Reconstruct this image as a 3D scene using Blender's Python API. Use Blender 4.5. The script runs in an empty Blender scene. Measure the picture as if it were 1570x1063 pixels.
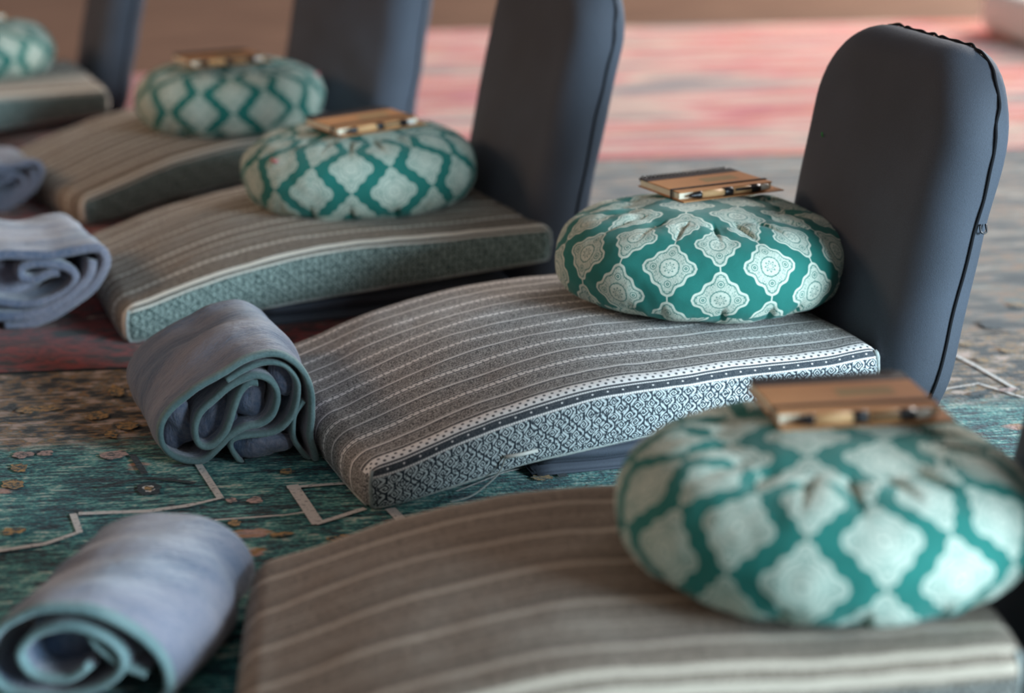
import bpy, bmesh, math, random
from mathutils import Vector, Matrix, noise
sc = bpy.context.scene
PI = math.pi
# ------------------------------------------------------------------ camera
F, CX, CY, CAMZ, YAW = 3000.0, 785.0, 531.5, 0.92, math.radians(22)
PITCH = math.atan((CY + 380) / F)
cd = bpy.data.cameras.new('camera'); cam = bpy.data.objects.new('camera', cd); sc.collection.objects.link(cam)
cam.location = (0, 0, CAMZ); cam.rotation_euler = (PI/2 - PITCH, 0, -YAW)
cd.sensor_width = 36; cd.lens = 36 * F / 1570; cd.clip_start = 0.05; cd.clip_end = 60
cd.dof.use_dof = True; cd.dof.focus_distance = 2.63; cd.dof.aperture_fstop = 2.0
sc.camera = cam
# ------------------------------------------------------------------ world and light
sc.view_settings.view_transform = 'Standard'; sc.view_settings.look = 'None'
sc.view_settings.gamma = 1; sc.view_settings.exposure = 0.0
w = bpy.data.worlds.new('room_light'); sc.world = w; w.use_nodes = True
w.node_tree.nodes['Background'].inputs[0].default_value = (0.56, 0.50, 0.49, 1)
w.node_tree.nodes['Background'].inputs[1].default_value = 0.33
def area(name, loc, target, size, size_y, power, col):
    l = bpy.data.lights.new(name, 'AREA'); l.shape = 'RECTANGLE'; l.size = size; l.size_y = size_y
    l.energy = power; l.color = col
    o = bpy.data.objects.new(name, l); sc.collection.objects.link(o)
    o.location = loc; o.rotation_euler = (Vector(target) - Vector(loc)).to_track_quat('-Z', 'Y').to_euler()
    return o
area('window_light', (3.6, -2.3, 1.55), (1.1, 2.4, 0.1), 2.4, 1.5, 640, (0.66, 0.86, 1.0))
area('far_window_light', (7.5, 6.5, 2.4), (3.2, 5.2, 0.0), 3.0, 2.0, 560, (1.0, 0.93, 0.88))
area('warm_lamp_light', (-2.6, 5.6, 2.0), (0.6, 3.2, 0.1), 1.2, 1.0, 48, (1.0, 0.62, 0.38))

# ------------------------------------------------------------------ helpers
R_ = Vector((math.cos(YAW), -math.sin(YAW), 0)); fh = Vector((math.sin(YAW), math.cos(YAW), 0)); Z = Vector((0, 0, 1))
FW = fh * math.cos(PITCH) - Z * math.sin(PITCH); UP = fh * math.sin(PITCH) + Z * math.cos(PITCH)
def ray(x, y): return FW + R_ * ((x - CX) / F) - UP * ((y - CY) / F)
def at(x, y, z=0.0):
    d = ray(x, y); return Vector((0, 0, CAMZ)) + d * ((z - CAMZ) / d.z)
def S(h):
    h = h.lstrip('#'); c = [int(h[i:i+2], 16) / 255 for i in (0, 2, 4)]
    return tuple([x / 12.92 if x <= .04045 else ((x + .055) / 1.055) ** 2.4 for x in c] + [1.0])

class N:
    """a tiny expression layer over shader nodes"""
    def __init__(s, nt, sock): s.nt, s.s = nt, sock
    def _m(s, op, *o, clamp=False):
        n = s.nt.nodes.new('ShaderNodeMath'); n.operation = op; n.use_clamp = clamp
        for i, v in enumerate((s,) + o):
            if isinstance(v, N): s.nt.links.new(v.s, n.inputs[i])
            else: n.inputs[i].default_value = v
        return N(s.nt, n.outputs[0])
    def __add__(s, o): return s._m('ADD', o)
    __radd__ = __add__
    def __sub__(s, o): return s._m('SUBTRACT', o)
    def __rsub__(s, o): return (s * -1.0) + o
    def __mul__(s, o): return s._m('MULTIPLY', o)
    __rmul__ = __mul__
    def __truediv__(s, o): return s._m('DIVIDE', o)
    def abs(s): return s._m('ABSOLUTE')
    def frac(s): return s._m('FRACT')
    def floor(s): return s._m('FLOOR')
    def sin(s): return s._m('SINE')
    def cos(s): return s._m('COSINE')
    def max(s, o): return s._m('MAXIMUM', o)
    def min(s, o): return s._m('MINIMUM', o)
    def lt(s, o): return s._m('LESS_THAN', o)
    def gt(s, o): return s._m('GREATER_THAN', o)
    def clamp(s): return s._m('ADD', 0.0, clamp=True)
    def step(s, a, b):      # 0 at a, 1 at b, smooth
        n = s.nt.nodes.new('ShaderNodeMapRange'); n.interpolation_type = 'SMOOTHSTEP'
        s.nt.links.new(s.s, n.inputs[0]); n.inputs[1].default_value = a; n.inputs[2].default_value = b
        return N(s.nt, n.outputs[0])
    def band(s, c, hw, soft): return 1.0 - (s - c).abs().step(hw - soft, hw + soft)
class Mat:
    def __init__(s, name, rough=.9, sheen=0.0, spec=.3, bump=None):
        s.m = bpy.data.materials.new(name); s.m.use_nodes = True; s.nt = s.m.node_tree
        s.b = s.nt.nodes['Principled BSDF']; s.b.inputs['Roughness'].default_value = rough
        s.b.inputs['Specular IOR Level'].default_value = spec
        if sheen: s.b.inputs['Sheen Weight'].default_value = sheen; s.b.inputs['Sheen Roughness'].default_value = .45
    def new(s, t): return s.nt.nodes.new(t)
    def uv(s):
        n = s.new('ShaderNodeTexCoord'); x = s.new('ShaderNodeSeparateXYZ'); s.nt.links.new(n.outputs['UV'], x.inputs[0])
        return N(s.nt, x.outputs[0]), N(s.nt, x.outputs[1])
    def obj(s):
        n = s.new('ShaderNodeTexCoord'); x = s.new('ShaderNodeSeparateXYZ'); s.nt.links.new(n.outputs['Object'], x.inputs[0])
        return [N(s.nt, x.outputs[i]) for i in range(3)]
    def vec(s, *c):
        n = s.new('ShaderNodeCombineXYZ')
        for i, v in enumerate(c):
            if isinstance(v, N): s.nt.links.new(v.s, n.inputs[i])
            else: n.inputs[i].default_value = v
        return n.outputs[0]
    def noise(s, vec, scale, detail=3, rough=.5, dist=0.0):
        n = s.new('ShaderNodeTexNoise'); s.nt.links.new(vec, n.inputs['Vector'])
        n.inputs['Scale'].default_value = scale; n.inputs['Detail'].default_value = detail
        n.inputs['Roughness'].default_value = rough; n.inputs['Distortion'].default_value = dist
        return N(s.nt, n.outputs[0])
    def voro(s, vec, scale, feature='F1', out='Distance'):
        n = s.new('ShaderNodeTexVoronoi'); n.feature = feature; s.nt.links.new(vec, n.inputs['Vector'])
        n.inputs['Scale'].default_value = scale
        return N(s.nt, n.outputs[out])
    def mix(s, f, a, b):
        n = s.new('ShaderNodeMix'); n.data_type = 'RGBA'
        for sock, v in ((n.inputs[0], f), (n.inputs[6], a), (n.inputs[7], b)):
            if isinstance(v, N): s.nt.links.new(v.s, sock)
            elif hasattr(v, 'links') or hasattr(v, 'is_output'): s.nt.links.new(v, sock)
            else: sock.default_value = v
        return n.outputs[2]
    def ramp(s, f, stops, interp='LINEAR'):
        n = s.new('ShaderNodeValToRGB'); s.nt.links.new(f.s, n.inputs[0]); r = n.color_ramp; r.interpolation = interp
        while len(r.elements) < len(stops): r.elements.new(.5)
        for e, (p, c) in zip(r.elements, stops): e.position = p; e.color = c
        return n.outputs[0]
    def color(s, c):
        if isinstance(c, tuple): s.b.inputs['Base Color'].default_value = c
        else: s.nt.links.new(c, s.b.inputs['Base Color'])
    def bump(s, h, strength=.3, dist=.002):
        n = s.new('ShaderNodeBump'); n.inputs['Strength'].default_value = strength; n.inputs['Distance'].default_value = dist
        s.nt.links.new(h.s, n.inputs['Height']); s.nt.links.new(n.outputs[0], s.b.inputs['Normal'])
        return s

# ------------------------------------------------------------------ materials
COLW, ROWH = 0.0716, 0.090
def zafu_material(name, teal, cream):
    M = Mat(name, .85, .15, .25); u, v = M.uv()
    def lattice(uu, vv):
        du = ((uu / 2.0 + .5).frac() - .5) * (2 * COLW); dv = ((vv / ROWH + .5).frac() - .5) * ROWH
        m = du.abs() / .0425; n = dv.abs() / .0448; w_ = m - n
        d = m + n - (w_ * (3 * PI)).cos() * .052
        return du, dv, d, m, n
    A = lattice(u, v); B = lattice(u + 1.0, v + ROWH / 2)
    sel = A[2].lt(B[2])
    def pick(i): return A[i] * sel + B[i] * (1.0 - sel)
    du, dv, d, m, n = [pick(i) for i in range(5)]
    vis = 1.0 - d.step(.97, 1.0)
    line = d.band(.83, .022, .02)                          # thin green line inside the white rim
    r = (du * du + dv * dv)._m('SQRT'); th = dv._m('ARCTAN2', du)
    ring = r.band(.0128, .0008, .0007).max(r.band(.0088, .0005, .0005) * .0)
    petal = (r - .0055 - (th * 8.0).cos() * .0022).abs().step(.0004, .0013)
    inring = 1.0 - r.step(.0118, .0122)
    # four small flowers
    fx = (du.abs() - .0235); fy = dv.abs()
    r1 = (fx * fx + fy * fy)._m('SQRT'); gx = du.abs(); gy = dv.abs() - .0235
    r2 = (gx * gx + gy * gy)._m('SQRT'); rf = r1.min(r2)
    sw = rf.band(.0045, .0006, .0005).max(rf.band(.0015, .0008, .0006))
    c4 = M.vec(du.abs() + 3.3, dv.abs() + 1.7, 0.0)
    nz = M.noise(c4, 85, 1.5, .5, 1.6)
    fil = ((nz * 12.0).frac() - .5).abs().step(.08, .16)
    fil = 1.0 - fil
    fil = fil * rf.step(.0050, .0062) * d.gt(0.0)
    centre = (1.0 - petal) * inring
    rings2 = r.band(.0140, .0007, .0006)
    green = (fil * (1.0 - inring)).max(centre).max(sw * (1.0 - inring)).max(rings2).max(ring * 0.0).max(line)
    inner = 1.0 - d.step(.88, .9)
    greenm = green * inner
    white = vis * (1.0 - greenm * .95)
    neck = (du.abs().lt(.0011)) * (dv.abs().gt(.038))
    white = white.max(neck)
    wear = M.noise(M.vec(u * COLW, v, 0.0), 260, 2)
    white = white * (wear.step(.2, .42) * .25 + .75)
    tv = M.noise(M.vec(u * COLW, v, 0.0), 14, 3)
    M.color(M.mix(white, M.mix(tv, tuple(c * .82 for c in teal[:3]) + (1,), teal), cream))
    M.bump(M.noise(M.vec(u * COLW, v, 0.0), 900, 1) * .4 + M.noise(M.vec(u * COLW, v, 0.0), 45, 2), .35, .003)
    return M.m
def striped_material(name, variant):
    """printed hand-loom cotton: stripes run along u, v is measured from the near top edge"""
    M = Mat(name, .92, .1, .2); u, v = M.uv()
    vw = v + (M.noise(M.vec(u, v, 0.0), 9, 2) - .5) * .002
    fine = M.noise(M.vec(u * 1.0, v * 1.8, 0.0), 380, 2, .6)
    blot = M.noise(M.vec(u, v, 0.0), 130, 2)
    if variant == 'a':
        dark, light, lite2 = S('#4c4a4a'), S('#dcd8d2'), S('#faf6f2')
    elif variant == 'c':
        dark, light, lite2 = S('#5f544a'), S('#b8a896'), S('#d0c2b0')
    else:
        dark, light, lite2 = S('#554f46'), S('#cdc1b0'), S('#efecdf')
    speck = (fine * .8 + blot * .2).step(.45, .56)
    base = speck * .75
    # woven hair lines between the stripes
    hair = ((vw / .0068).frac() - .5).abs().step(.0, .5)
    base = base * (hair * .35 + .7)
    def dotted(c, hw, per):
        a = vw.band(c, hw, .0009); return a * (((u / per).frac() - .5).abs().step(.08, .2) * .75 + .25)
    def solid(c, hw): return vw.band(c, hw, .0008)
    st = solid(-.5, .001)
    dk = solid(-.5, .001)
    if variant == 'a':
        P = .0835
        for k in range(7):
            c = .098 + k * P
            st = st.max(dotted(c - .0022, .0021, .0105)).max(dotted(c + .0026, .0017, .0080) * .95)
            st = st.max(solid(c - P * .5, .0018) * .85).max(solid(c - P * .5 + .004, .0006) * .5).max(solid(c - .0085, .0006) * .6).max(solid(c + .0088, .0006) * .6)
            dk = dk.max(solid(c - .0052, .0012)).max(solid(c + .0052, .0012)).max(solid(c - P * .5 - .0034, .0014) * .8)
        # side trim: dotted white band, pearl lines, scroll print
        bandw = vw.band(.0135, .0088, .0006)
        def dots(c, sh, per, r0):
            x = ((u / per + sh).frac() - .5) * per; y = vw - c
            return 1.0 - (x * x + y * y)._m('SQRT').step(r0 - .0005, r0 + .0006)
        dd = dots(.0168, 0.0, .0112, .0021).max(dots(.0098, .5, .0112, .0021))
        st = st.max(bandw * (1.0 - dd)); dk = dk.max(dd)
        pearl = vw.band(-.0005, .0012, .0005).max(vw.band(-.0140, .0013, .0005)) * (((u / .0034).frac() - .5).abs().step(.12, .3) * .5 + .5)
        dk = dk.max(vw.band(.0024, .0022, .0006)).max(vw.band(.0262, .0013, .0005)).max(vw.band(-.0072, .0058, .0006))
        st = st.max(pearl).max(dots(-.0072, .3, .0215, .0014) * .9).max(vw.band(.0295, .0009, .0004) * .7)
        onface = u.gt(-.012); st = st * onface.max(v.gt(.034)); dk = dk * onface.max(v.gt(.034))
        side_top, side_dark, side_light = -.0158, S('#343e47'), S('#e0eaea')
    elif variant == 'c':
        P = .088
        for k in range(7):
            c = .045 + k * P
            st = st.max(solid(c, .0044) * .62).max(solid(c - P * .5, .0020) * .35)
            dk = dk.max(solid(c + .014, .005) * .5)
        st = st.max(solid(.002, .005) * .8).max(solid(-.02, .005) * .7).max(solid(.452, .004))
        side_top, side_dark, side_light = -.03, S('#3d3c3a'), S('#99978f')
    else:
        P = .118
        for k in range(5):
            c = .078 + k * P
            st = st.max(dotted(c, .0042, .0125)).max(solid(c + P * .33, .0018) * .5).max(dotted(c + P * .62, .0032, .0100) * .9)
        st = st.max(vw.band(.0110, .0062, .0006))
        gdash = vw.band(.0195, .0016, .0005).max(vw.band(.0010, .0026, .0005)) * ((u / .0165).frac().gt(.18))
        st = st.max(vw.band(-.0055, .0020, .0005)); dk = dk.max(gdash)
        side_top, side_dark, side_light = -.0085, S('#1b3638'), S('#b4c8c0')
    col = M.mix(base, dark, light)
    col = M.mix(dk * .85, col, side_dark if variant != 'c' else dark)
    col = M.mix(st, col, lite2)
    # scroll print on the side: staggered diagonal lattice with curled hooks
    s_ = .0215
    w1 = (M.noise(M.vec(u, vw, 3.0), 42, 1) - .5) * .35; w2 = (M.noise(M.vec(u, vw, 9.0), 42, 1) - .5) * .35
    p = (u + vw) / s_ + w1; q = (u - vw) / s_ + w2
    a = (p.frac() - .5); b = (q.frac() - .5)
    dia = a.abs().step(.38, .43).max(b.abs().step(.38, .43)) * .9
    gap = ((p * 1.0).floor() * .5).frac().gt(.25)
    rr = (a * a + b * b)._m('SQRT'); th = b._m('ARCTAN2', a)
    sq = a.abs().max(b.abs()); spiral = (((sq * .75 + rr * .25) * 5.0 + th * .159 + gap * .5).frac() - .5).abs().step(.20, .27)
    curl = (1.0 - spiral) * (1.0 - rr.step(.36, .40))
    br = M.noise(M.vec(u, vw, 0.0), 260, 2).step(.36, .46)
    scr = curl.max(dia * (((p + q) * 1.0).frac().gt(.22))) * br
    side = M.mix(scr, side_dark, side_light)
    m_side = 1.0 - vw.step(side_top - .0005, side_top + .0005)
    # the side print is only on the long side panel: flagged by u shifted +100
    M.color(M.mix(m_side * (u.gt(50.0)), col, side))
    h = M.noise(M.vec(u, v, 0.0), 900, 1) * .5 + M.noise(M.vec(u, v, 0.0), 28, 2) * .8
    M.bump(h, .35, .003)
    return M.m
def cloth_material(name, c1, c2, scale, sheen=.3, bumpd=.002, stretch=(1, 1, 1), rough=.9, spec=.25, big=3.0):
    M = Mat(name, rough, sheen, spec); x, y, z = M.obj()
    vv = M.vec(x * stretch[0], y * stretch[1], z * stretch[2])
    f = (M.noise(vv, big, 3) * .7 + M.noise(vv, scale, 3) * .3).step(.36, .66)
    M.color(M.mix(f, c1, c2)); M.bump(M.noise(vv, scale, 3, .6) + M.noise(vv, big * 6, 3) * 1.5, .5, bumpd)
    return M.m
def plain(name, c, rough=.6, spec=.4, metal=0.0, nscale=60, amt=.12):
    M = Mat(name, rough, 0, spec); x, y, z = M.obj(); M.b.inputs['Metallic'].default_value = metal
    f = M.noise(M.vec(x, y, z), nscale, 3)
    M.color(M.mix(f, tuple(k * (1 - amt) for k in c[:3]) + (1,), tuple(min(1, k * (1 + amt)) for k in c[:3]) + (1,)))
    return M.m
MT = {}
MT['zafu'] = zafu_material('teal_medallion_cotton', S('#26796f'), S('#d0d8c8'))
MT['stripe_a'] = striped_material('dotted_stripe_cotton', 'a')
MT['stripe_b'] = striped_material('white_band_cotton', 'b')
MT['stripe_c'] = striped_material('taupe_stripe_cotton', 'c')
MT['piping_a'] = plain('cushion_piping', S('#a9b0ac'), .9, .2, nscale=300, amt=.5)
MT['piping_d'] = plain('dark_piping', S('#1d1e22'), .9, .2)
MT['chair'] = cloth_material('slate_canvas', S('#41454d'), S('#4f5662'), 700, .0, .0008, rough=.75, spec=.35)
MT['blanket'] = cloth_material('blue_grey_fleece', S('#465a74'), S('#878692'), 260, .5, .005, (.55, 1.6, .55), big=9)
MT['hem'] = cloth_material('fleece_hem', S('#5f7a7c'), S('#7b9494'), 300, .4, .002, big=14)
MT['kraft'] = plain('kraft_card', S('#c48c5c'), .75, .3, nscale=40, amt=.1)
MT['kraft_pen'] = plain('kraft_tube', S('#dcae7c'), .6, .3)
MT['black'] = plain('black_plastic', S('#17161a'), .35, .5)
MT['spinecard'] = plain('dark_spine_card', S('#2b2022'), .6, .4)
MT['paper'] = plain('cream_paper', S('#efe9d2'), .85, .2)
MT['print'] = plain('faded_green_print', S('#a38a62'), .8, .2)
MT['white'] = plain('white_plastic', S('#f0efe6'), .4, .5)
MT['pink'] = plain('pink_ribbon', S('#e08c8c'), .8, .2)
MT['green'] = plain('green_speck', S('#2fae4c'), .8, .2)

# ------------------------------------------------------------------ object helpers
def tag(o, label=None, cat=None, group=None, kind=None):
    if label: o['label'] = label
    if cat: o['category'] = cat
    if group: o['group'] = group
    if kind: o['kind'] = kind
    return o
def mesh_obj(name, verts, faces, mat, parent=None, uvs=None, smooth=True, mats=None, fm=None):
    me = bpy.data.meshes.new(name); me.from_pydata([tuple(v) for v in verts], [], faces); me.update()
    for m in (mats or [mat]): me.materials.append(m)
    if uvs is not None:
        l = me.uv_layers.new(name='UVMap')
        flat = [c for f in uvs for p in f for c in p]
        l.data.foreach_set('uv', flat)
    me.polygons.foreach_set('use_smooth', [smooth] * len(me.polygons))
    if fm: me.polygons.foreach_set('material_index', fm)
    o = bpy.data.objects.new(name, me); sc.collection.objects.link(o)
    if parent: o.parent = parent
    return o
def empty(name, loc, rz=0.0, rx=0.0, ry=0.0):
    o = bpy.data.objects.new(name, None); sc.collection.objects.link(o); o.empty_display_size = .05
    o.location = loc; o.rotation_euler = (rx, ry, rz); return o
def lerp_tab(tab, x):
    if x <= tab[0][0]: return tab[0][1]
    for (a, b), (c, d) in zip(tab, tab[1:]):
        if x <= c:
            t = (x - a) / (c - a); return b + (d - b) * t
    return tab[-1][1]
def smooth_tab(tab, x, r=.05):
    return sum(lerp_tab(tab, x + k * r / 3) for k in range(-3, 4)) / 7
def tube(pts, r, n=8, closed=False):
    pts = [Vector(p) for p in pts]; V = []; Fc = []; m = len(pts); up = Vector((0, 0, 1))
    prev = None
    for i, p in enumerate(pts):
        t = (pts[(i+1) % m] - pts[i-1]) if closed else (pts[min(i+1, m-1)] - pts[max(i-1, 0)])
        t.normalize()
        if prev is None:
            a = t.cross(up)
            if a.length < .2: a = t.cross(Vector((1, 0, 0)))
        else: a = prev - t * prev.dot(t)
        a.normalize(); prev = a; b = t.cross(a)
        rr = r(i / max(1, m-1)) if callable(r) else r
        for k in range(n):
            V.append(p + (a * math.cos(2*PI*k/n) + b * math.sin(2*PI*k/n)) * rr)
    for i in range(m if closed else m - 1):
        for k in range(n):
            Fc.append((i*n+k, i*n+(k+1) % n, ((i+1) % m)*n+(k+1) % n, ((i+1) % m)*n+k))
    if not closed: Fc.append(tuple(range(n-1, -1, -1))); Fc.append(tuple((m-1)*n+k for k in range(n)))
    return V, Fc
def join(*parts):
    V = []; Fc = []
    for v, f in parts:
        o = len(V); V += list(v); Fc += [tuple(i + o for i in q) for q in f]
    return V, Fc
def box(x0, x1, y0, y1, z0, z1, b=0.0):
    bm = bmesh.new(); bmesh.ops.create_cube(bm, size=1)
    for v in bm.verts: v.co = Vector(((x0+x1)/2 + v.co.x*(x1-x0), (y0+y1)/2 + v.co.y*(y1-y0), (z0+z1)/2 + v.co.z*(z1-z0)))
    if b: bmesh.ops.bevel(bm, geom=bm.edges[:], offset=b, segments=3, affect='EDGES', profile=.5)
    V = [v.co.copy() for v in bm.verts]; bm.verts.index_update(); Fc = [tuple(v.index for v in f.verts) for f in bm.faces]; bm.free()
    return V, Fc
def catmull(pts, n=8, closed=False):
    out = []; m = len(pts); P = [Vector(p) for p in pts]
    for i in range(m if closed else m - 1):
        g = lambda k: P[k % m] if closed else P[max(0, min(m-1, k))]
        a, b, c, d = g(i-1), g(i), g(i+1), g(i+2)
        for k in range(n):
            t = k / n
            out.append(.5 * ((2*b) + (c-a)*t + (2*a-5*b+4*c-d)*t*t + (3*b-a-3*c+d)*t**3))
    if not closed: out.append(P[-1])
    return out

# ------------------------------------------------------------------ flat mat (zabuton)
ZB = [(-.1, 0), (.03, .001), (.11, .021), (.18, .034), (.255, .043), (.34, .051), (.55, .066), (.73, .080), (.9, .08)]
TH = [(-.1, .058), (.0, .062), (.06, .072), (.2, .085), (.29, .089), (.38, .088), (.5, .080), (.73, .068), (.9, .068)]
def zb(x): return smooth_tab(ZB, x, .05)
def cushion_top(x, y, W, L, puff=.010):
    return zb(x) + smooth_tab(TH, x, .04) + puff * (1 - (2*y/W - 1)**2) * max(0, 1 - (2*x/L - 1)**2)
def make_cushion(label, O, th, L, W, mat, pip, seed, sag=0.0, tl=0.0):
    NX, NY, NZ = 110, 72, 10
    random.seed(seed); root = empty('floor_cushion', (O[0], O[1], 0), math.radians(th))
    tag(root, label, 'floor cushion', 'striped floor cushions of the row')
    r = .017; hx, hy, hz = L/2, W/2, .5
    idx = {}; V = []; Fc = []; UV = []
    base = []
    def vert(i, j, k):
        key = (i, j, k)
        if key in idx: return idx[key]
        x = -hx + 2*hx*i/NX; y = -hy + 2*hy*j/NY; q = k/NZ     # q in height 0..1
        xs = x + hx
        T = smooth_tab(TH, xs, .04)
        z = q*T
        cx = max(-(hx-r), min(hx-r, x)); cy = max(-(hy-r), min(hy-r, y)); cz = max(r, min(T-r, z))
        d = Vector((x-cx, y-cy, z-cz))
        p = Vector((cx, cy, cz)) + (d.normalized()*r if d.length > 1e-7 else d)
        u_, v_ = p.x/hx, p.y/hy
        f = max(0, 1-u_*u_); g = max(0, 1-v_*v_)
        # side bulges, pinched corners
        side = math.sin(PI*min(1, max(0, p.z/T)))
        yb = .007*side*(abs(v_) > .9)*(.4+.6*f**.4)*(1 if v_ > 0 else -1)
        xb = .009*side*(abs(u_) > .95)*(.4+.6*g**.4)*(1 if u_ > 0 else -1)
        nz = noise.noise(Vector((p.x*9+seed*7, p.y*9, p.z*12)))*.0026 + noise.noise(Vector((p.x*28+seed*3, p.y*28, p.z*40)))*.0009
        zz = zb(p.x+hx) + p.z + (.010*g*f if q > .5 else 0) + nz*(1.0 if q > .4 else .3)
        zz += tl * u_ * v_
        px = p.x + xb - .006*(abs(v_)**6)*u_; py = p.y + yb - .005*(abs(u_)**6)*v_ + sag*f + nz*.7
        idx[key] = len(V); V.append(Vector((px+hx, py+hy, zz))); base.append((xs, y+hy, T*(1-q)))
        return idx[key]
    def face(ks, uvf, flip):
        ids = [vert(*k) for k in ks]; uv = [uvf(*base[i]) for i in ids]
        if flip: ids.reverse(); uv.reverse()
        Fc.append(tuple(ids)); UV.append(uv)
    for i in range(NX):
        for j in range(NY):
            face([(i,j,NZ),(i+1,j,NZ),(i+1,j+1,NZ),(i,j+1,NZ)], lambda x,y,d: (x, y), False)
            face([(i,j,0),(i+1,j,0),(i+1,j+1,0),(i,j+1,0)], lambda x,y,d: (x, y), True)
        for k in range(NZ):
            face([(i,0,k),(i+1,0,k),(i+1,0,k+1),(i,0,k+1)], lambda x,y,d: (100+x, -d*1.0), False)
            face([(i,NY,k),(i+1,NY,k),(i+1,NY,k+1),(i,NY,k+1)], lambda x,y,d: (x, W+d), True)
    for j in range(NY):
        for k in range(NZ):
            face([(0,j,k),(0,j+1,k),(0,j+1,k+1),(0,j,k+1)], lambda x,y,d: (-d, y), True)
            face([(NX,j,k),(NX,j+1,k),(NX,j+1,k+1),(NX,j,k+1)], lambda x,y,d: (L+d, y), False)
    mesh_obj('cover', V, Fc, mat, root, UV)
    # stitched edge piping: down the two near corners and along the foot of the near side
    def P(i, j, k): return V[idx[(i, j, k)]]
    line = [P(0, 0, k) for k in range(NZ, -1, -1)]
    line = [p + Vector((-.001, -.001, 0)) for p in line] + [P(i, 0, 0) + Vector((0, -.0015, .002)) for i in range(2, NX-1, 2)] + [P(NX, 0, k) + Vector((.001, -.001, 0)) for k in range(0, NZ+1)]
    line = [p + Vector((random.uniform(-1, 1), random.uniform(-1, 1), random.uniform(-1, 1))) * .0005 for p in line]
    v, f = tube(line, lambda t: (.0030 if (t < .08 or t > .92) else .0020) + .0008*math.sin(t*900), 6); mesh_obj('piping', v, f, pip, root)
    line = [P(0, j, 1) + Vector((-.0012, 0, .0)) for j in range(2, NY-1, 2)]
    v, f = tube(line, .0018, 6); mesh_obj('piping', v, f, pip, root)
    return root
def T0(x): return smooth_tab(TH, x, .04)

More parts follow.
